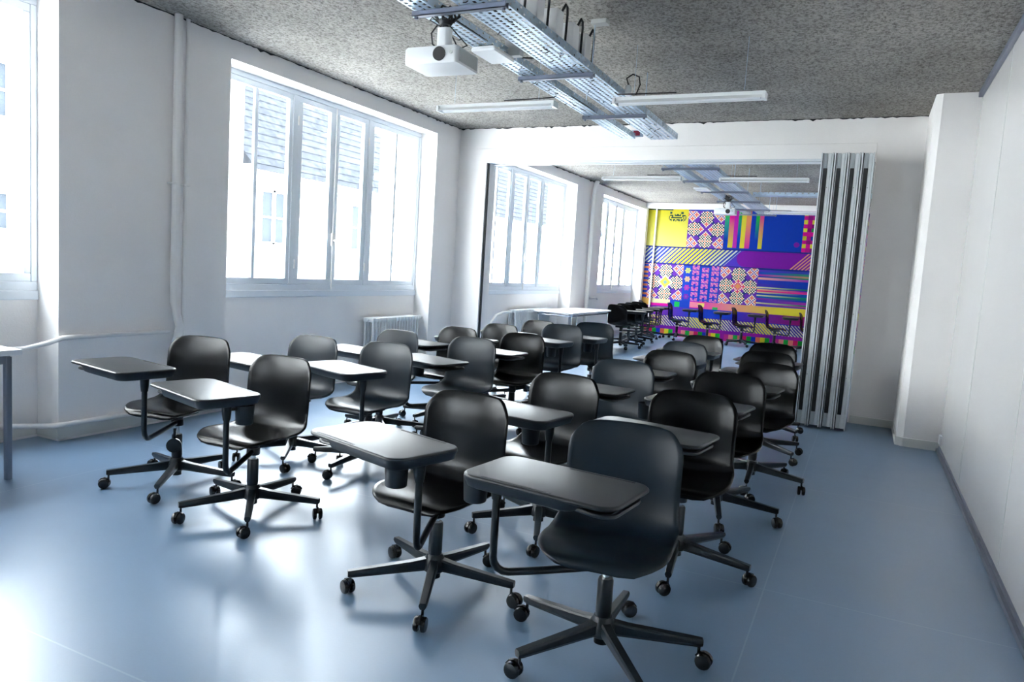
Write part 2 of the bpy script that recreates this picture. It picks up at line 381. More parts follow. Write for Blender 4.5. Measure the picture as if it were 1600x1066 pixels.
# ------------------------------------------------------------------ mural (flat print on the far wall)
def mural():
    cs = .0105; x0, x1, z0, z1 = XL, XR, 0, 3.135
    nx, nz = int((x1-x0)/cs), int((z1-z0)/cs)
    xs = np.linspace(x0, x1, nx+1); zs = np.linspace(z0, z1, nz+1)
    X, Z = np.meshgrid((xs[:-1]+xs[1:])/2, (zs[:-1]+zs[1:])/2)
    col = np.zeros(X.shape+(3,))
    c = lambda *a: np.array(s2l(a))
    BLUE, PUR, VIO, YEL, WHT, ORG, GRN, DGR, MAG, PNK, NAVY = c(0,70,190), c(140,35,175), c(95,80,200), c(232,222,70), c(250,245,225), c(245,120,80), c(20,185,80), c(35,60,70), c(225,20,160), c(235,130,150), c(25,60,140)
    col[:] = BLUE
    def put(mask, v): col[mask] = v[mask] if isinstance(v, np.ndarray) and v.ndim == 3 else v
    def R(a, b_, d, e): return (X >= a) & (X < b_) & (Z >= d) & (Z < e)
    def grad(t, a, b_): t = np.clip(t, 0, 1)[..., None]; return a*(1-t)+b_*t
    # top row
    put(R(-5.2, -4.11, 2.22, 3.2), grad((Z-2.22)/.9, c(235,232,140), c(222,212,50)))
    def flower(cx_, cz_, hw, centre):
        m_ = (abs(X-cx_) < hw) & (abs(Z-cz_) < .44)
        p = .0315; i = np.floor((X-cx_)/p+.5).astype(int); j = np.floor((Z-cz_)/p+.5).astype(int)
        out = np.zeros_like(col); out[:] = c(120,60,190)
        ck = (i+j) % 2 == 0
        for (a, b_) in ((0, 9), (0, -9), (9, 0), (-9, 0)):
            d = np.hypot(i-a, j-b_) < 5.2
            org = ((np.abs(i-a) < 1) | (np.abs(j-b_) < 1))
            out[d & ck] = WHT; out[d & ~ck & org] = ORG; out[d & ~ck & ~org] = DGR
        for (a, b_) in [(0,4),(0,-4),(4,0),(-4,0)]+[(q*e_, r_*f_) for q, r_ in ((8,11),(11,8),(14,11),(11,14)) for e_ in (1,-1) for f_ in (1,-1)]:
            l = np.abs(i-a)+np.abs(j-b_)
            out[l <= 2] = WHT; out[l <= 1] = ORG; out[l == 0] = PNK
        for (a, b_) in ((5,5),(-5,5),(5,-5),(-5,-5)):
            out[np.abs(i-a)+np.abs(j-b_) <= 1] = NAVY
        if centre == 'y':
            l = np.abs(i)+np.abs(j); out[l <= 5] = WHT; out[l <= 4] = c(240,215,90); out[l <= 1] = c(130,190,190)
        if centre == 'p':
            l = np.hypot(i, j); out[l <= 4] = c(225,50,150); out[(l <= 2)] = c(245,170,110)
            out[(l > 2.2) & (l < 3.3) & ck] = WHT
        put(m_, out)
    flower(-3.67, 2.665, .44, 'n')
    zz = (Z-2.22)/.88
    S = [(-3.23,-3.12,grad(zz*1.3-.3, BLUE, c(60,200,80))), (-3.12,-3.01,grad(zz*1.3-.1, YEL, MAG)), (-3.01,-2.92,grad(zz, c(205,60,190), c(180,20,170))),
         (-2.92,-2.84,grad(zz*1.5-.45, BLUE, c(40,190,80))), (-2.84,-2.74,grad(zz, YEL, YEL)), (-2.74,-2.62,grad(zz*1.4, c(225,40,180), c(240,160,110))),
         (-2.62,-2.52,grad(zz, BLUE, BLUE)), (-2.52,-2.43,grad(zz*1.7-.45, BLUE, c(50,200,80))), (-2.43,-2.335,grad(zz*1.2-.15, YEL, MAG))]
    for a, b_, v in S: put(R(a, b_, 2.25, 3.2), v)
    put(((X+1.57)**2+(Z-2.38)**2) < .0036, PUR)
    cc = [MAG, c(0,60,170), c(190,20,150), YEL, c(150,20,130), GRN]
    ci = np.floor((X+1.46)/.092).astype(int); cj = np.floor((Z-2.22)/.092).astype(int)
    for k in range(6):
        put(R(-1.46, .8, 2.22, 3.2) & ((ci*2+cj*3+ci*cj) % 6 == k), cc[k])
    # hatch row
    put(R(-5.2, .8, 1.77, 2.22), c(35,55,150))
    h = R(-5.2, .8, 1.81, 2.185); d = X-Z*1.0
    put(h & (X-Z < -4.98+.0), c(60,80,190))
    stripe = np.mod(d, .104) < (.036+.030*np.abs(np.sin((d+7.0)*1.55)))
    put(h & (d < -4.98) & stripe, grad(np.abs(np.sin((d+7.0)*1.55)), c(225,240,225), c(238,228,60)))
    put(h & (d >= -4.98), c(95,70,205))
    put(h & ((X > -2.7) | (((X+2.7)/.18)**2+((Z-2.0)/.185)**2 < 1)) & (d >= -4.98), c(140,30,175))
    put(h & (d > -3.50) & (np.mod(d, .085) < .035), c(250,175,130))
    # flower row
    put(R(-5.2, .8, .9, 1.77), c(40,85,205))
    put(R(-5.2, -4.98, .9, 1.77) & (np.mod(Z, .11) < .05), c(240,150,90))
    flower(-4.56, 1.335, .44, 'y'); flower(-2.79, 1.345, .44, 'p')
    for zc, v in ((1.65, c(215,225,140)), (1.44, c(235,200,160)), (1.23, c(190,60,190)), (1.01, c(140,50,190))):
        a_ = np.arctan2(Z-zc, X+4.01); put(np.hypot(X+4.01, Z-zc) < .065+.012*np.cos(6*a_), v); put(np.hypot(X+4.01, Z-zc) < .028, v*.7+.1)
    put(R(-3.93, -3.23, .9, 1.77), c(25,80,200))
    for k in range(3):
        xc = -3.82+k*.235
        for r_ in range(7):
            zc = 1.72-r_*.133-(k == 1)*.06+.02
            inb = (abs(X-xc) < .085) & (abs(Z-zc) < .052)
            hole = (abs(X-xc) < .025) & (abs(Z-zc+(.03 if r_ % 2 else -.03)) < .02)
            ck = ((np.floor(X/.029)+np.floor(Z/.029)) % 3 == 0)
            put(inb & (Z > .92), c(200,100,200)); put(inb & ck & (Z > .92), c(235,170,190)); put(inb & hole, c(60,60,200))
    ttl = [(1.77,c(90,70,200),c(60,80,190)),(1.71,c(30,90,200),c(60,150,130)),(1.66,c(170,60,190),c(190,150,120)),(1.62,c(30,60,190),c(20,150,110)),(1.585,c(250,190,170),c(170,80,190)),(1.54,c(60,70,200),c(0,70,190)),
           (1.44,c(80,60,190),c(0,70,190)),(1.37,c(235,235,200),c(40,140,110)),(1.34,c(60,80,190),c(60,60,190)),(1.32,c(250,200,140),c(200,60,170)),(1.285,c(235,60,140),c(250,50,160)),(1.25,c(250,220,160),c(0,90,180)),(1.22,c(40,80,190),c(0,90,180)),(1.18,c(235,235,190),c(0,150,120)),(1.15,c(0,100,190),c(0,130,130)),
           (1.10,c(150,60,180),c(0,80,190)),(1.06,c(60,70,200),c(170,60,180)),(1.0,c(240,235,180),c(40,150,120)),(.97,c(100,70,190),c(190,80,170)),(.94,c(40,80,200),c(0,90,180)),(.915,c(180,70,190),c(250,200,140)),(.90,None,None)]
    for k in range(len(ttl)-1):
        put(R(-2.35, .8, ttl[k+1][0], ttl[k][0]), grad((X+2.35)/1.0, ttl[k][1], ttl[k][2]))
    # bands
    put(R(-5.2, .8, .72, .9), grad((X+3.75)/1.9, c(235,30,180), c(235,220,70)))
    put(R(-5.2, -4.98+.1, .72, .9), c(235,190,100)); put(R(-4.9, -4.4, .8, .9), c(240,235,190)); put(R(-4.4, -3.9, .72, .9), c(30,80,200)); put(R(-4.28, -4.15, .74, .86), c(30,200,100))
    put(R(-3.9, -3.70, .76, .88), c(245,150,170)); put(R(-3.7, -3.55, .78, .87), c(240,220,120)); put(R(-3.35, -3.22, .70, .80), c(60,190,100))
    put(R(-5.2, .8, .50, .74) & (Z < .74-.0*X), grad((X+5)/1.2, c(150,40,170), c(20,70,200)))
    put(R(-2.9, .8, .50, .74), grad((X+2.9)/1.6, c(30,60,200), c(165,20,130)))
    put(R(-5.2, .8, .25, .53), grad(np.abs(np.sin(X*1.7)), c(20,70,190), c(90,30,170)))
    d2 = X+Z
    put(R(-5.2, .8, .25, .50) & (np.mod(d2, .072) < .022+.022*np.abs(np.sin((X)*2.2))), grad(np.abs(np.sin(X*2.2)), c(235,235,225), c(235,225,60)))
    put(R(-5.2, .8, 0, .25), grad(np.abs(np.mod(X+5.0, .9)-.45)/.45, c(120,30,180), c(170,30,170)))
    seq = [c(210,30,110), c(20,160,60), c(20,60,190), c(235,120,90), c(225,215,50), c(20,175,60), c(165,20,170), c(205,50,150), c(245,150,150), c(20,170,70), c(240,140,130)]
    k = np.mod(np.floor((X+4.9)/.105).astype(int), len(seq))
    for q, v in enumerate(seq): put((k == q) & (Z < .165), v)
    # small emblem of bars and dots on the yellow field
    E = ["0110000000011000", "0110000000011000", "0000010110100000", "0111011111101110", "1001000000001001", "1011111111110101", "1000000000000101", "0110110111011010", "0010101001010100"]
    n0 = np.floor((X+4.60)/.0275).astype(int); n1 = np.floor((3.07-Z)/.0255).astype(int)
    for r_ in range(len(E)):
        for q in range(len(E[0])):
            if E[r_][q] == '1': put((n0 == q) & (n1 == r_), c(40,90,85))
    put(R(-5.2, -4.5, 3.105, 3.14), c(30,80,80))
    col = col**1.12*.60
    me = bpy.data.meshes.new('mural_print')
    VX, VZ = np.meshgrid(xs, zs)
    V = np.stack([VX, np.full_like(VX, YF-.004), VZ], -1).reshape(-1, 3)
    idx = np.arange((nz+1)*(nx+1)).reshape(nz+1, nx+1)
    Fq = np.stack([idx[:-1,:-1], idx[:-1,1:], idx[1:,1:], idx[1:,:-1]], -1).reshape(-1, 4)
    me.vertices.add(len(V)); me.vertices.foreach_set('co', V.ravel())
    me.loops.add(Fq.size); me.loops.foreach_set('vertex_index', Fq.ravel().astype(np.int32))
    me.polygons.add(len(Fq)); me.polygons.foreach_set('loop_start', np.arange(0, Fq.size, 4, dtype=np.int32))
    try: me.polygons.foreach_set('loop_total', np.full(len(Fq), 4, dtype=np.int32))
    except Exception: pass
    me.update(); me.validate()
    at = me.color_attributes.new('print', 'FLOAT_COLOR', 'CORNER')
    rgba = np.ones((len(Fq), 4)); rgba[:, :3] = col.reshape(-1, 3)
    at.data.foreach_set('color', np.repeat(rgba, 4, axis=0).ravel().astype(np.float32))
    mt = bpy.data.materials.new('mural_paint'); mt.use_nodes = True; nt = mt.node_tree
    a = nt.nodes.new('ShaderNodeAttribute'); a.attribute_name = 'print'
    nt.links.new(a.outputs['Color'], nt.nodes['Principled BSDF'].inputs['Base Color']); nt.nodes['Principled BSDF'].inputs['Roughness'].default_value = .75; nt.nodes['Principled BSDF'].inputs['Specular IOR Level'].default_value = .15
    me.materials.append(mt)
    o = link('mural', me); tag(o, 'bright geometric mural covering the far wall in blue, purple, yellow and pink', 'mural')
mural()

# ------------------------------------------------------------------ folding partition stack
def stack():
    t = thing('folding_partition', 'stack of folded aluminium partition panels with black seals in the opening', 'partition', (-.555, 8.08, 0))
    W = .1235
    for k in range(4):
        x = .004+k*W; y0 = 0.0
        p = MB().box(x+.004, x+.016, y0, 1.0, .012, 2.795).box(x+W-.018, x+W-.006, y0, 1.0, .012, 2.795).box(x+.016, x+W-.018, y0+.02, .98, .03, 2.78).obj('panel', M['alu_light'], t, smooth=False, bevel=.002)
        MB().box(x+.016, x+.025, y0+.004, y0+.022, .03, 2.79).obj('seal', M['seal'], p, smooth=False)
        MB().box(x+.0255, x+.0305, y0-.004, y0+.022, .03, 2.79).obj('edge_profile', M['alu'], p, smooth=False, bevel=.001)
        MB().box(x+.031, x+.068, y0-.002, y0+.022, .17, 2.64).obj('seal', M['seal'], p, smooth=False, bevel=.003)
        MB().box(x+.032, x+.061, y0+.006, y0+.022, .03, .17).box(x+.032, x+.061, y0+.006, y0+.022, 2.64, 2.79).obj('seal_guide', M['alu'], p, smooth=False)
        MB().box(x+.070, x+.100, y0+.006, y0+.022, .03, 2.79).obj('edge_profile', M['alu_light'], p, smooth=False, bevel=.003)
        b = MB()
        for z in (.55, 1.2, 1.9, 2.45): b.cyl(.004, 0, .004, 8, (x+.08, y0+.003, z), 'y')
        b.obj('screws', M['seal'], p, smooth=False)
stack()

# ------------------------------------------------------------------ pipes and radiators
def pipe(label, pts, r, clips=(), name='heating_pipe', group=None):
    t = thing(name, label, 'pipe', pts[0], 0, group)
    q = [tuple(p[i]-pts[0][i] for i in range(3)) for p in pts]
    MB().tube(q, r, 12).obj('pipe_run', M['pipe'], t)
    for c in clips:
        c = tuple(c[i]-pts[0][i] for i in range(3))
        MB().box(c[0]-r-.03, c[0]+r+.006, c[1]-r-.014, c[1]+r+.014, c[2]-.008, c[2]+.008).obj('clip', M['pipe'], t, smooth=False, bevel=.002)
    return t
pipe('thick white vertical heating pipe between the first two windows', [(XL+.05, 4.17, H), (XL+.05, 4.17, 1.0), (XL+.05, 4.20, .88), (XL+.06, 4.215, .80), (XL+.06, 4.20, .70), (XL+.05, 4.17, .60), (XL+.05, 4.17, .12)], .033, [(XL+.04, 4.17, 1.95)])
pipe('thinner white vertical pipe just right of the thick heating pipe', [(XL+.03, 4.275, H), (XL+.03, 4.275, 2.2), (XL+.03, 4.275, .8), (XL+.03, 4.26, .12)], .016, [(XL+.03, 4.275, 1.95)])
pipe('white horizontal pipe at table height running into the leftmost recess', [(XL+.03, 4.14, .755), (XL+.03, 3.34, .755), (XL+.03, 3.26, .752), (XL-.0, 3.18, .72), (XL-.08, 3.08, .68), (XW+.03, 2.98, .66), (XW+.03, 2.7, .66), (XW+.03, .2, .66)], .018)
pipe('white skirting-level pipe along the left wall', [(XL+.035, 8.1, .125), (XL+.035, 3.3, .125), (XL+.02, 3.2, .125), (XL-.10, 3.08, .125), (XW+.035, 2.95, .125), (XW+.035, 0, .125)], .019)
pipe('white vertical heating pipe between the two windows of the far room', [(XL+.12, 13.92, H), (XL+.09, 13.90, 3.15), (XL+.08, 13.88, 3.0), (XL+.08, 13.88, .1)], .045, [(XL+.08, 13.88, 2.0)])
pipe('thin white pipe beside the vertical pipe of the far room', [(XL+.06, 14.08, 3.16), (XL+.03, 14.05, 3.05), (XL+.03, 14.05, 1.2), (XL+.03, 14.10, 1.0), (XL+.03, 14.2, .93), (XL+.03, 14.6, .94), (XL+.03, 14.66, .90)], .022)
sec = MB()
for dx in (-.055, .055):
    sec.lathe([(.006, .09), (.018, .10), (.018, .64), (.006, .66)], 8, (dx, 0, 0))
sec.prism([[(x, -.019, z), (x, .019, z), (x, .019, z+.045), (x, -.019, z+.045)] for x, z in ((-.075, .09), (.075, .09))])
sec.prism([[(x, -.021, z), (x, .021, z), (x, .021, z+.05), (x, -.021, z+.05)] for x, z in ((-.075, .615), (.075, .615))])
sec_me = sec.mesh('section', M['radiator'], bevel=.006)
def radiator(label, y0, n, x=XW+.13, valve=True, z=.09):
    t = thing('radiator', label, 'radiator', (x, y0, 0))
    for i in range(n): link('section', sec_me, t, (0, .03+i*.0585, z))
    MB().cyl(.014, -.02, n*.0585+.03, 10, (0, 0, z+.64), 'y').cyl(.014, -.02, n*.0585+.03, 10, (0, 0, z+.11), 'y').obj('header_pipe', M['radiator'], t)
    for yy in (.1, n*.0585-.1): MB().box(-.02, .02, yy-.015, yy+.015, 0, z+.1).obj('foot', M['radiator'], t, smooth=False)
    v = MB().cyl(.02, 0, .05, 10, (0, n*.0585+.02, z+.64), 'y').cyl(.026, 0, .045, 10, (0, n*.0585+.08, z+.64), 'y').obj('valve', M['radiator'], t)
    return t
radiator('white column radiator under the second window', 6.98, 17)
radiator('white column radiator in the far room beside the white table', 10.86, 25)
pipe('curved white feed pipe rising to the far radiator', [(XW+.1, 10.15, .05), (XW+.1, 10.15, .45), (XW+.1, 10.2, .58), (XW+.1, 10.35, .68), (XW+.1, 10.6, .72), (XW+.13, 10.84, .72)], .022)
o = MB().box(XR-.022, XR, 7.60, 7.70, .09, .17).box(XR-.026, XR-.022, 7.615, 7.655, .105, .155).obj('wall_socket', M['white_plastic'], bevel=.004, smooth=False)
tag(o, 'small white wall socket low on the right wall by the corner column', 'socket')

# ------------------------------------------------------------------ tables
t = thing('white_table', 'white table with chrome tube frame under the far room window', 'table', (-4.76, 12.52, 0))
MB().prism([rrect(-.36, .36, -1.02, 1.02, .01, z) for z in (.725, .75)]).obj('tabletop', M['desk'], t, bevel=.004, smooth=False)
for sx in (-1, 1):
    for sy in (-1, 1):
        lg = MB().cyl(.015, .02, .69, 12, (sx*.31, sy*.95, 0)).obj('leg', M['chrome'], t)
        MB().lathe([(.005, -.022), (.018, -.015), (.024, 0), (.018, .015), (.005, .022)], 12, (sx*.31, sy*.95, .69)).obj('ball_joint', M['chrome'], lg)
        MB().cyl(.022, 0, .02, 12, (sx*.31, sy*.95, 0)).obj('foot', M['seal'], lg)
MB().cyl(.014, -.30, .30, 10, (0, -.95, .69), 'x').cyl(.014, -.30, .30, 10, (0, .95, .69), 'x').cyl(.014, -.94, .94, 10, (.31, 0, .69), 'y').cyl(.014, -.94, .94, 10, (-.31, 0, .69), 'y').obj('frame_tube', M['chrome'], t)
t = thing('desk', 'white-topped desk with grey steel leg cut off by the left edge of the picture', 'desk', (-4.76, 1.95, 0))
MB().prism([rrect(-.33, .30, -.75, .67, .008, z) for z in (.752, .785)]).obj('desktop', M['desk'], t, bevel=.003, smooth=False)
for sx in (-.28, .25):
    for sy in (-.68, .61):
        MB().prism([rrect(sx-.018, sx+.018, sy-.018, sy+.018, .008, z) for z in (0, .74)]).obj('leg', M['deskleg'], t)
MB().box(-.28, .25, -.69, -.66, .70, .75).box(-.28, .25, .595, .625, .70, .75).box(.235, .265, -.66, .595, .70, .75).box(-.295, -.265, -.66, .595, .70, .75).obj('apron', M['deskleg'], t, smooth=False)

# ------------------------------------------------------------------ tablet chair meshes
def shell_mesh(material):
    prof = [(-.235,.428),(-.225,.449),(-.19,.458),(-.12,.459),(-.03,.452),(.05,.445),(.11,.445),(.155,.458),(.187,.490),(.203,.54),(.208,.60),(.212,.68),(.220,.76),(.232,.82),(.246,.858)]
    P = np.array(prof); seg = np.hypot(*np.diff(P, axis=0).T); s = np.r_[0, np.cumsum(seg)]; Ltot = s[-1]
    # Catmull-like dense resample
    def interp(q):
        i = min(max(np.searchsorted(s, q)-1, 0), len(s)-2); t = (q-s[i])/(s[i+1]-s[i])
        p0, p1, p2, p3 = P[max(i-1,0)], P[i], P[i+1], P[min(i+2,len(P)-1)]
        return .5*((2*p1)+(-p0+p2)*t+(2*p0-5*p1+4*p2-p3)*t*t+(-p0+3*p1-3*p2+p3)*t**3)
    NV, NU = 46, 22
    # sample denser at both ends
    q = np.linspace(0, 1, NV+1); q = .5-.5*np.cos(np.pi*q)*(.35+.65*1); q = (q-q[0])/(q[-1]-q[0])
    q = .5*q+.5*np.linspace(0, 1, NV+1)
    vs = []
    for v in q:
        sv = v*Ltot; c = interp(sv); back = min(max((sv-.36)/.16, 0), 1); back = back*back*(3-2*back)
        Wd = .236*(1-back)+.223*back
        if back > 0 and v > .6: Wd -= .006*math.sin(min(1, (v-.6)/.4)*math.pi)*0
        rf, rb = .150, .105
        if sv < rf: Wd = Wd-rf+math.sqrt(max(rf*rf-(rf-sv)**2, 0))
        e = Ltot-sv
        if e < rb: Wd = Wd-rb+math.sqrt(max(rb*rb-(rb-e)**2, 0))
        for k in range(NU+1):
            u = -1+2*k/NU; u = math.copysign(abs(u)**.85, u); uu = abs(u*Wd/.236)
            y, z = c
            y -= back*(.040*uu**2.4); z -= back*(e < .15)*.010*uu**2
            z += (1-back)*(.016*uu**3*min(1, sv/.2)) - (1-min(1, sv/.12))*.012*uu**2
            mid = max(0, 1-abs(sv-.40)/.14); z += mid*.018*uu**2.5; y -= mid*.012*uu**2
            vs.append((u*Wd, y, z))
    V = np.array(vs).reshape(NV+1, NU+1, 3)
    du = np.gradient(V, axis=1); dv = np.gradient(V, axis=0); N = np.cross(du, dv); N /= (np.linalg.norm(N, axis=2, keepdims=True)+1e-12)
    th = .0065
    A = V+N*th; B = V-N*th
    n1 = (NV+1)*(NU+1); allv = np.concatenate([A.reshape(-1,3), B.reshape(-1,3)]).tolist(); fs = []
    ix = lambda i, j: i*(NU+1)+j
    for i in range(NV):
        for j in range(NU):
            fs.append((ix(i,j), ix(i,j+1), ix(i+1,j+1), ix(i+1,j)))
            fs.append((n1+ix(i,j), n1+ix(i+1,j), n1+ix(i+1,j+1), n1+ix(i,j+1)))
    ring = [ix(0,j) for j in range(NU+1)]+[ix(i,NU) for i in range(1,NV+1)]+[ix(NV,j) for j in range(NU-1,-1,-1)]+[ix(i,0) for i in range(NV-1,0,-1)]
    cen = V.reshape(-1,3); o0 = len(allv)
    # rounded rim: an extra outward ring
    for k, r_ in enumerate(ring):
        a, b_ = cen[ring[k-1]], cen[ring[(k+1) % len(ring)]]; t_ = b_-a; t_ /= (np.linalg.norm(t_)+1e-9)
        n_ = N.reshape(-1,3)[r_]; outw = np.cross(t_, n_); allv.append((cen[r_]+outw*.006).tolist())
    for k in range(len(ring)):
        k2 = (k+1) % len(ring)
        fs.append((ring[k], o0+k, o0+k2, ring[k2])); fs.append((n1+ring[k], n1+ring[k2], o0+k2, o0+k))
    b = MB(); b.add(allv, fs)
    return b.mesh('seat_shell', material, angle=80)
ME = {}
ME['shell_black'] = shell_mesh(M['black_plastic']); ME['shell_slate'] = shell_mesh(M['slate_plastic'])
ME['mount'] = MB().prism([rrect(-.09, .09, -.11, .10, .03, z) for z in (.405, .438)]).lathe([(.026, .37), (.034, .38), (.040, .41)], 14).mesh('seat_mount', M['metal_dark'], bevel=.003)
ME['column'] = MB().lathe([(.022,.055),(.029,.058),(.029,.17),(.031,.18),(.030,.305),(.026,.312)], 18).mesh('column', M['metal_dark'])
ME['piston'] = MB().lathe([(.0135,.22),(.0135,.37)], 14).mesh('gas_piston', M['chrome'])
ME['hub'] = MB().lathe([(.040,.085),(.052,.095),(.050,.135),(.034,.165)], 20).mesh('hub', M['metal_dark'])
def leg():
    L_ = []
    for (x, hw, z0, z1) in ((.030,.021,.092,.150),(.10,.0195,.090,.138),(.36,.0165,.080,.112),(.378,.0155,.084,.110)):
        L_.append([(x,-hw,z0+.012),(x,-hw*.6,z0),(x,hw*.6,z0),(x,hw,z0+.012),(x,hw,z1-.008),(x,hw*.75,z1),(x,-hw*.75,z1),(x,-hw,z1-.008)])
    return MB().prism(L_).mesh('leg', M['metal_dark'], angle=28)
ME['leg'] = leg()
def caster():
    b = MB()
    for s_ in (-1, 1):
        b.lathe([(.014, s_*.0265), (.027, s_*.024), (.0305, s_*.018), (.0305, s_*.009), (.026, s_*.006)], 18, (.022, 0, .0305), 'y')
    b.cyl(.006, .03, .088, 8)
    hood = [[(.022+r_*math.cos(rad(a)), y, .0305+r_*math.sin(rad(a))) for r_ in (.036, .028) for a in ((20, 55, 90, 125, 160) if r_ == .036 else (160, 125, 90, 55, 20))] for y in (-.006, .006)]
    b.prism(hood)
    return b.mesh('caster', M['caster'])
ME['caster'] = caster()
def armtube():
    pts = [(.0, 0, .356), (.10, 0, .352), (.30, 0, .346)] + [(.38+.06*math.cos(rad(a)), 0, .405+.06*math.sin(rad(a))) for a in (-90, -68, -45, -22, 0)] + [(.44, 0, .55), (.44, 0, .67)]
    b = MB().tube(pts, .0145, 12).lathe([(.034,.335),(.036,.34),(.036,.368),(.034,.373)], 16)
    b.lathe([(.018,.62),(.022,.65),(.024,.69)], 12, (.44, 0, 0))
    return b.mesh('support_arm', M['metal_dark'])
ME['arm'] = armtube()
# tablet: pivot at the origin, z = 0 at the top surface
T0, T1, TW = -.060, .525, .172
tp = MB().prism([rrect(T0+.006, T1-.006, -TW+.006, TW-.006, .06, -.016, 8), rrect(T0, T1, -TW, TW, .065, -.012, 8), rrect(T0, T1, -TW, TW, .065, -.005, 8), rrect(T0+.004, T1-.004, -TW+.004, TW-.004, .062, -.001, 8), rrect(T0+.010, T1-.010, -TW+.010, TW-.010, .056, 0, 8)])
ME['top'] = tp.mesh('tablet_top', M['tablet_top'], angle=60)
tr = MB().prism([rrect(T0+.030, .37, -TW+.030, TW-.030, .045, -.052, 8), rrect(T0+.012, .385, -TW+.014, TW-.014, .05, -.044, 8), rrect(T0+.002, .40, -TW+.002, TW-.002, .055, -.012, 8)])
ME['tray'] = tr.mesh('tray', M['tray'], angle=50)
grip = MB().tube([(.37, -.125, -.040), (.44, -.130, -.044)] + [(.455+.045*math.cos(rad(a)), -.085+.045*math.sin(rad(a)), -.044) for a in (-70, -45, -20, 0)] + [(.455+.045*math.cos(rad(a)), .085+.045*math.sin(rad(a)), -.044) for a in (0, 20, 45, 70)] + [(.44, .130, -.044), (.37, .125, -.040)], .008, 8)
grip.prism([rrect(.36, .485, -.118, .118, .03, -.046), rrect(.36, .485, -.118, .118, .03, -.040)])
ME['grip'] = grip.mesh('grip', M['tray'])
ME['slot'] = MB().box(.03, .30, -.158, -.148, -.004, .0008).mesh('pen_slot', M['darkgap']); ME['slot2'] = MB().box(.21, .46, .148, .158, -.004, .0008).mesh('pen_slot', M['darkgap'])
ME['cup'] = MB().lathe([(.0, 0), (.038, 0), (.042, .004), (.047, .092), (.048, .096), (.045, .096), (.044, .09), (.039, .008), (.0, .006)], 20, cap=False).mesh('cup_holder', M['tray'], angle=50)
ME['cuparm'] = MB().box(-.07, -.0, -.014, .014, -.006, .006).mesh('cup_bracket', M['tray'], bevel=.003)
ME['knob'] = MB().cyl(.043, -.014, .0, 20, (0, -.085, .262), 'y').cyl(.036, .0, .026, 20, (0, -.085, .262), 'y').box(-.008, .008, -.075, -.062, .262, .36).mesh('hanging_knob', M['caster'])
def chair(label, x, y, seat, star, phi, theta, color='black', dz=0, cup=None, group='tablet chairs in the front room', knob=False):
    a = rad(seat)
    t = thing('tablet_chair', label, 'chair', (x, y, 0), a, group)
    link('seat_shell', ME['shell_'+color], t, (0, 0, dz)); link('seat_mount', ME['mount'], t, (0, 0, dz))
    link('column', ME['column'], t)
    p = link('gas_piston', ME['piston'], t, (0, 0, dz)); link('hub', ME['hub'], t)
    for k in range(5):
        l = link('leg', ME['leg'], t, (0,0,0), rad(star+72*k)-a)
        link('caster', ME['caster'], l, (.366, 0, 0), rad(random.uniform(-75, 75)))
    link('support_arm', ME['arm'], t, (0, 0, dz), rad(phi)-a)
    px, py = .44*math.cos(rad(phi)-a), .44*math.sin(rad(phi)-a)
    tt = link('tablet_top', ME['top'], t, (px, py, .742+dz), rad(theta)-a)
    link('tray', ME['tray'], tt); link('grip', ME['grip'], tt); link('pen_slot', ME['slot'], tt); link('pen_slot', ME['slot2'], tt)
    if cup is not None:
        cx_, cy_ = px+.095*math.cos(rad(cup)-a), py+.095*math.sin(rad(cup)-a)
        c_ = link('cup_holder', ME['cup'], t, (cx_, cy_, .590+dz)); q = link('cup_bracket', ME['cuparm'], c_, (0, 0, .083), rad(cup)-a); q.location = (0, 0, .083); q.location.x = -.045*math.cos(rad(cup)-a)+.0; q.location.y = -.045*math.sin(rad(cup)-a)
    if knob: link('hanging_knob', ME['knob'], t, (0, 0, 0), rad(40)-a)
    return t
G = 'tablet chairs in the front room'
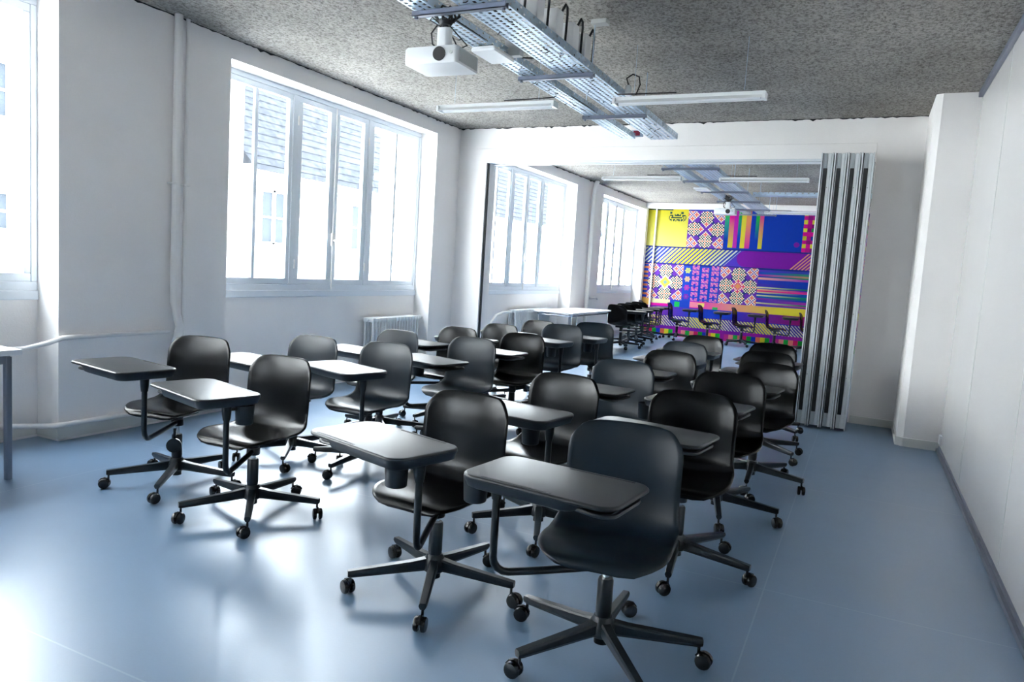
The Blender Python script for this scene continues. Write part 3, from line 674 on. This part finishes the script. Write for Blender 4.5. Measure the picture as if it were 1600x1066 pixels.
CH = [
 ('slate grey tablet chair closest to the camera, tablet swung across its seat', -.775, 2.570, 6, 21, -142, -6, 'slate', 0, 172),
 ('black tablet chair front centre-left, its tablet swung left with a cup holder below', -1.61, 2.71, -4, 7, -69, 163.5, 'black', 0, 190),
 ('black tablet chair second from the left in the front row', -2.955, 2.96, 1, 24, -62, 164, 'black', 0, 75),
 ('leftmost black tablet chair, round black knob hanging beside its column', -3.70, 3.08, 11, -55, -62, 170, 'black', .03, None),
 ('black tablet chair directly behind the closest chair, tablet end passing behind its backrest', -.74, 3.62, 4, -10, -139, -8, 'black', 0, None),
 ('black tablet chair third from the front in the right-hand row', -.72, 4.60, 3, -5, -137, -8, 'black', 0, 175),
 ('black tablet chair fourth from the front in the right-hand row', -.63, 5.50, -8, 57, -141, -7, 'black', 0, None),
 ('black tablet chair fifth in the right-hand row, tablet reaching left past its backrest', -.71, 6.45, 2, 35, -58, 175, 'black', 0, 190),
 ('rearmost black tablet chair of the right-hand row beside the folded partition', -.77, 7.42, 2, 37, -56, 176, 'black', 0, 190),
 ('black tablet chair behind the front centre chair, cup holder showing against its seat', -1.52, 3.66, -8, 4, -64, 172, 'black', 0, 188),
 ('slate grey tablet chair second in the row left of the right-hand row', -1.46, 4.64, -3, 30, -134, -6, 'slate', 0, None),
 ('black tablet chair in the middle row just behind the slate grey one', -1.40, 5.63, -10, 10, -142, -6, 'black', 0, None),
 ('slate grey tablet chair second from the back of the middle row, tablet peeking out left', -1.50, 6.59, -10, 50, -54, 175, 'slate', 0, None),
 ('rearmost black tablet chair of the middle row', -1.53, 7.58, -10, 20, -57, 178, 'black', 0, None),
 ('slate grey tablet chair in the window row just behind the leftmost chair', -3.58, 3.95, 0, 16, -68, 170, 'slate', 0, None),
 ('slate grey tablet chair behind the front centre tablet, tablet swung far to the left', -3.02, 4.07, 0, 54, -58, 163, 'slate', 0, None),
 ('slate grey tablet chair standing in front of the radiator', -3.54, 4.93, -6, 29, -62, 170, 'slate', 0, None),
 ('slate grey tablet chair at centre-left, its long tablet reaching over to the left', -2.84, 4.99, -2, 35, -125, -14, 'slate', 0, 20),
 ('dark tablet chair left of the opening jamb, in front of the corner', -3.42, 5.73, -7, 46, -148, -8, 'black', 0, None),
 ('dark tablet chair just right of the opening jamb, mostly hidden behind two others', -3.38, 6.52, -8, 12, -132, -6, 'black', 0, None),
 ('black tablet chair below the far radiator, pale reflection low on its back', -2.84, 6.00, 3, 20, -128, -6, 'black', -.02, None),
 ('small dark tablet chair farthest back by the far radiator', -3.38, 7.50, -8, 40, -140, -6, 'black', 0, None),
 ('slate grey tablet chair between the black one and the one under the white table', -2.79, 6.87, 4, 10, -61, 170, 'slate', .03, 190),
 ('slate grey tablet chair directly below the right end of the white table', -2.70, 7.72, 16, 60, -64, 172, 'slate', .02, 200),
]
for i, c in enumerate(CH):
    chair(*c[:9], c[9], G, knob=(i == 3))
G2 = 'tablet chairs lined up along the walls of the far room'
FAR = [
 ('black tablet chair nearest the white table in the far room window row', -4.30, 13.95, 165, 20, 38, 198),
 ('black tablet chair second in the far room window row', -4.38, 14.75, 168, 50, 36, 200),
 ('black tablet chair third in the far room window row', -4.45, 15.55, 162, 5, 38, 197),
 ('dark tablet chair last in the far room window row by the mural', -4.55, 16.35, 165, 35, 38, 198),
 ('black tablet chair in the left corner in front of the mural', -4.66, 17.25, 92, 20, -42, 91),
 ('first full black tablet chair from the left along the mural, beside the thin pipe', -3.96, 17.25, 92, 60, -42, 92),
 ('black tablet chair along the mural, second full one from the left', -3.24, 17.22, 90, 30, -42, 90),
 ('black tablet chair along the mural at its middle', -2.48, 17.25, 87, 10, -45, 90),
 ('black tablet chair along the mural, second from the folded partition', -1.76, 17.22, 92, 45, -42, 93),
 ('black tablet chair along the mural, partly cut off by the folded partition', -1.04, 17.2, 90, 20, -42, 91),
]
for c in FAR: chair(*c[:4], c[4], c[5], c[6], 'black', 0, None, G2)

# ------------------------------------------------------------------ ceiling services
def perforated(b, w0, w1, y0, y1, z, vertical=None, pitch=.046, slot=.030, nrow=None):
    wdt = w1-w0; n = nrow or max(2, int(wdt/.042)); rw = wdt/n; bar = rw*.52
    def quad(a, c, e, f):
        if vertical is None: b.add([(a, e, z), (c, e, z), (c, f, z), (a, f, z)], [(0,1,2,3)])
        else: b.add([(vertical, e, a), (vertical, e, c), (vertical, f, c), (vertical, f, a)], [(0,1,2,3)])
    for k in range(n+1):
        a = w0+k*rw-(bar/2 if k else 0); c = min(w1, w0+k*rw+bar/2); quad(max(w0, a), c, y0, y1)
        if k < n:
            s0, s1 = w0+k*rw+bar/2, w0+(k+1)*rw-bar/2; y = y0-(pitch/2 if k % 2 else 0)
            while y < y1:
                e, f = max(y+slot, y0), min(y+pitch, y1)
                if f > e: quad(s0, s1, e, f)
                y += pitch
def tray(label, x0, x1, y0, y1, z, hgt=.055, rot=None, group='perforated steel cable trays under the ceiling'):
    t = thing('cable_tray', label, 'cable tray', (x0, y0, z), 0, group)
    b = MB(); perforated(b, 0, x1-x0, 0, y1-y0, 0); bo = b.obj('tray_base', M['galv'], t, smooth=False)
    for nm, xx in (('side_rail', 0), ('side_rail', x1-x0)):
        b = MB(); perforated(b, 0, hgt, 0, y1-y0, 0, vertical=xx, nrow=2, pitch=.09, slot=.02); so = b.obj(nm, M['galv'], t, smooth=False)
        so.modifiers.new('thickness', 'SOLIDIFY').thickness = .0015
    bo.modifiers.new('thickness', 'SOLIDIFY').thickness = .0015
    if rot: t.rotation_euler = (0, 0, rad(rot))
    return t
tray('narrow left cable tray of the front room, beside the projector', -2.53, -2.39, -1.0, 7.72, 2.90)
tray('wide right cable tray of the front room, carrying the white boxes', -2.23, -1.95, -1.0, 7.78, 2.90)
tray('narrow left cable tray of the far room', -2.53, -2.39, 9.3, 16.4, 2.90)
tray('wide right cable tray of the far room', -2.23, -1.95, 9.3, 16.4, 2.90)
tray('side branch cable tray of the far room running toward the right wall', .74, .98, 13.1, 15.75, 2.93, rot=90)
def strut(label, x0, x1, y, rods=True, z=2.865, group='grey hanger struts under the cable trays'):
    t = thing('hanger_strut', label, 'strut', ((x0+x1)/2, y, z), 0, group); h = (x1-x0)/2
    MB().box(-h, h, -.020, .020, 0, .004).box(-h, h, -.020, -.016, 0, .030).box(-h, h, .016, .020, 0, .030).obj('channel', M['strut'], t, smooth=False)
    for sx in (-h+.02, h-.02):
        MB().cyl(.0045, 0, H-z, 6, (sx, 0, 0)).obj('threaded_rod', M['galv'], t)
    for sx in (-h+.02, h-.02): MB().cyl(.012, -.012, 0, 6, (sx, 0, 0)).obj('nut', M['strut'], t)
    return t
strut('strut under the trays that carries the projector', -2.54, -1.93, 3.70)
strut('strut under the front trays between projector and light fixtures', -2.545, -1.94, 5.15)
strut('strut under the front trays nearest the partition wall', -2.545, -1.94, 6.55)
for y, l in ((9.75, 'nearest the opening'), (11.0, 'second from the opening'), (12.3, 'third from the opening'), (13.75, 'fourth from the opening'), (15.2, 'fifth from the opening'), (16.3, 'farthest from the opening')):
    strut('strut under the far room trays, ' + l, -2.62, -1.86, y)
def projector(label, x, y, z, rz=0, near=True):
    t = thing('projector', label, 'projector', (x, y, z), rad(rz), 'ceiling projectors')
    body = MB().prism([rrect(-.175, .175, -.135, .135, .02, 0), rrect(-.178, .178, -.142, .142, .022, .012), rrect(-.178, .178, -.142, .142, .022, .085), rrect(-.170, .170, -.135, .135, .02, .098)]).obj('body', M['white_plastic'], t)
    MB().lathe([(.036, -.150), (.040, -.150), (.040, -.138)], 22, (.062, 0, .050), 'y').obj('lens_ring', M['seal'], t)
    MB().lathe([(.004, -.146), (.014, -.150), (.024, -.148), (.034, -.142)], 18, (.062, 0, .050), 'y').obj('lens', M['glass_dark'], t)
    MB().cyl(.010, -.1445, -.141, 12, (.138, 0, .056), 'y').obj('sensor', M['grey_plastic'], t)
    b = MB()
    for k in range(9): b.box(.177, .1805, -.105+k*.0, .105, .018+k*.008, .022+k*.008)
    b.obj('vent_grille', M['grey_plastic'], t, smooth=False)
    MB().box(.177, .1795, -.112, .112, .012, .088).obj('vent_panel', M['grey_plastic'], t, smooth=False)
    mt_ = MB().prism([rrect(-.11, .11, -.09, .09, .03, .098), rrect(-.11, .11, -.09, .09, .03, .106)]).obj('mount_plate', M['alu'], t)
    MB().prism([rrect(.005, .085, -.095, -.025, .022, z_) for z_ in (.106, .215)]).obj('mount_sleeve', M['white_plastic'], t, smooth=True)
    MB().cyl(.018, .215, .262, 12, (.045, -.06, 0)).lathe([(.035, .235), (.045, .25), (.045, .262)], 14, (.045, -.06, 0)).obj('mount_post', M['seal'], t)
    b = MB()
    for k in range(5):
        a = rad(20+55*k); r_ = .05+.012*k
        b.tube([(.045, -.06, .30), (.045+r_*math.cos(a)*.7, -.06+r_*math.sin(a)*.7, .34-.01*k), (.045+r_*math.cos(a)*1.2, -.06+r_*math.sin(a), .27), (.045+.03*math.cos(a), -.05, .23), (.055+.1*math.cos(a), .03, .14), (.04+.05*k-.1, .08, .10)], .0045, 6)
    for k in range(7):
        a = k*.9; b.tube([(.045+.035*math.cos(a), -.06+.035*math.sin(a), .245), (.045+.06*math.cos(a+.5), -.06+.06*math.sin(a+.5), .285), (.045+.05*math.cos(a+1.2), -.06+.05*math.sin(a+1.2), .33), (.045+.10*math.cos(a+1.8), -.06+.08*math.sin(a+1.8), .30), (.045+.05*math.cos(a+2.4), -.06+.05*math.sin(a+2.4), .26)], .006, 6)
    b.tube([(.0, -.07, .24), (-.035, -.08, .19), (-.03, -.07, .13), (.0, -.03, .105)], .005, 6)
    b.obj('cables', M['cable'], t)
    return t
projector('white projector with black lens hanging under the trays of the front room', -2.43, 3.86, 2.605, 2)
projector('white projector hanging under the trays of the far room', -2.38, 13.35, 2.61, 0)
t = thing('access_point', 'flat white wireless box under the left tray behind the projector', 'box', (-2.43, 4.50, 2.855))
MB().prism([rrect(-.085, .085, -.15, .15, .015, 0), rrect(-.09, .09, -.155, .155, .015, .012), rrect(-.085, .085, -.15, .15, .015, .030)]).obj('casing', M['white_plastic'], t)
MB().box(-.05, .05, -.12, -.06, .030, .046).obj('bracket', M['cable'], t, smooth=False)
t = thing('access_point', 'flat white wireless box under the left tray of the far room', 'box', (-2.50, 11.85, 2.855))
MB().prism([rrect(-.11, .11, -.15, .15, .015, 0), rrect(-.115, .115, -.155, .155, .015, .012), rrect(-.11, .11, -.15, .15, .015, .030)]).obj('casing', M['white_plastic'], t)
o = MB().box(-2.42, -2.30, 4.64, 4.70, 2.90, 3.01).obj('junction_box', M['grey_plastic'], smooth=False, bevel=.003); tag(o, 'small grey metal box standing on the left tray behind the white wireless box', 'box')
def cbl(label, pts, r=.005, name='cable'):
    # smooth the points a little
    P_ = [Vector(p) for p in pts]; out = []
    for i in range(len(P_)-1):
        p0, p1, p2, p3 = P_[max(i-1,0)], P_[i], P_[i+1], P_[min(i+2,len(P_)-1)]
        for k in range(5):
            s_ = k/5; out.append(.5*((2*p1)+(-p0+p2)*s_+(2*p0-5*p1+4*p2-p3)*s_*s_+(-p0+3*p1-3*p2+p3)*s_**3))
    out.append(P_[-1]); o_ = out[0].copy()
    ob = MB().tube([p-o_ for p in out], r, 6).obj(name, M['cable'], None, o_); tag(ob, label, 'cable'); return ob
cbl('black cable loop beside the small grey box on the left tray', [(-2.34, 4.72, 3.00), (-2.28, 4.78, 3.03), (-2.24, 4.86, 2.99), (-2.28, 4.88, 2.95), (-2.36, 4.80, 2.93)], .006)
ys_ = [(3.80, 'nearest the camera'), (4.14, 'second from the camera'), (4.45, 'third from the camera'), (4.74, 'fourth from the camera'), (4.98, 'farthest, just before the strut')]
for k, (y, l) in enumerate(ys_[0:5]):
    t = thing('power_box', 'white power box on the wide cable tray, ' + l, 'box', (-2.035, y+.09, 2.962), 0, 'white boxes on the wide cable tray')
    MB().box(-.065, .065, -.055, .055, 0, .175).obj('casing', M['white_plastic'], t, bevel=.006, smooth=False)
    MB().box(-.075, .075, -.085, .06, -.004, 0).obj('shelf', M['white_plastic'], t, smooth=False)
    b = MB()
    for j in range(3):
        xx = -.05+j*.045; hh = .165+.03*((j*7+k*3) % 3)
        b.tube([(xx, .05, .12), (xx, .075, .19), (xx+.01, .11, hh+.02), (xx+.01, .14, hh+.01), (xx+.005, .16, hh-.03), (xx, .165, .10), (xx, .16, .01)], .009, 6)
    b.obj('cables', M['cable'], t)
# ties and clips under the trays
random.seed(3)
for nm, x0, x1, ya, yb, n, lab in (('cable_ties', -2.21, -1.97, 3.3, 7.6, 34, 'small black cable ties poking through the wide tray'), ('cable_ties', -2.52, -2.40, 4.0, 7.6, 14, 'small black cable ties poking through the narrow tray')):
    b = MB()
    for k in range(n):
        x, y = random.uniform(x0, x1), random.uniform(ya, yb); a = random.uniform(0, 6.28)
        b.tube([(x, y, 2.899), (x+.012*math.cos(a), y+.012*math.sin(a), 2.888), (x+.03*math.cos(a), y+.03*math.sin(a), 2.884)], .003, 5)
    o = b.obj(nm, M['cable']); o['kind'] = 'stuff'; tag(o, lab, 'cable tie')
# cables lying in the trays
for (xx, ya, yb, lab) in ((-2.12, -1, 7.7, 'bundle of black cables lying in the wide front tray'), (-2.46, -1, 7.6, 'bundle of black cables lying in the narrow front tray')):
    b = MB()
    for j in range(3): b.tube([(xx+.03*j+.01*math.sin(y*3+j), y, 2.910+.006*(j % 2)) for y in np.linspace(ya, yb, 30)], .006, 6)
    tag(b.obj('cable_bundle', M['cable']), lab, 'cables')
# ceiling rose with fine wire to the strut
t = thing('ceiling_rose', 'small pale ceiling rose above the right end of the second strut', 'fitting', (-1.92, 5.15, H-.03)); MB().prism([rrect(-.06, .06, -.04, .04, .01, z) for z in (0, .03)]).obj('plate', M['grey_plastic'], t, smooth=False)
# spotlight-like white fitting with cable loop beside the right fixture
t = thing('cable_outlet', 'small white outlet with black cable loop beside the wide tray', 'socket', (-1.90, 5.85, 2.93))
MB().lathe([(.018, -.04), (.026, -.03), (.026, .03), (.016, .045)], 12).obj('casing', M['white_plastic'], t)
MB().tube([(0, 0, .045), (-.02, .0, .10), (.03, .0, .13), (.08, .01, .11), (.09, .02, .05), (.06, .02, -.03)], .006, 6).obj('cable', M['cable'], t)
# light fixtures
def fixture(label, x0, x1, y, z, side):
    t = thing('tube_light', label, 'light', ((x0+x1)/2, y, z), 0, 'white tube light fixtures'); h = (x1-x0)/2
    MB().prism([[(x, -.026, .030), (x, -.028, .058), (x, .028, .058), (x, .026, .030)] for x in (-h, h)]).obj('housing', M['lamp_white'], t, smooth=False)
    MB().prism([[(x, -.055, .004), (x, -.026, .032), (x, .026, .032), (x, .055, .004), (x, .050, .004), (x, .024, .030), (x, -.024, .030), (x, -.050, .004)] for x in (-h, h)]).obj('reflector', M['lamp_white'], t, smooth=False)
    MB().cyl(.013, -h+.03, h-.03, 12, (0, 0, .014), 'x').obj('tube', M['tube'], t)
    for s_ in (-1, 1):
        MB().box(s_*h-.012, s_*h+.012, -.052, .052, .0, .05).obj('end_cap', M['lamp_white'], t, smooth=False, bevel=.003)
        MB().cyl(.0018, .075, H-z, 6, (s_*(h-.15), 0, 0)).obj('suspension_wire', M['galv'], t)
    e = -side*h
    MB().tube([(e*.15, 0, .078), (e*.35, .01, .082), (e*.6, .0, .080), (e*.85, 0, .083), (e*.98, .0, .086), (e*1.10, .02, .13)], .005, 6).obj('cable', M['cable'], t)
    return t
fixture('white tube light left of the trays in the front room', -3.62, -2.50, 5.76, 2.80, -1)
fixture('white tube light right of the trays in the front room', -1.97, -.82, 5.76, 2.80, 1)
fixture('white tube light left of the trays in the far room', -3.72, -2.56, 10.6, 2.84, -1)
fixture('white tube light right of the trays in the far room, nearer the opening', -2.02, -.86, 10.7, 2.84, 1)
fixture('white tube light at the back right of the far room, close to the mural', -2.00, -.84, 15.6, 2.84, 1)
t = thing('tray_stub', 'short galvanised tray end with red tag at the partition wall', 'cable tray', (-2.44, 7.75, 2.93))
MB().box(.0, .12, .0, .03, .0, .07).obj('end_plate', M['galv'], t, smooth=False)
MB().box(.02, .09, -.006, 0, .01, .06).obj('tag', M['redtag'], t, smooth=False)
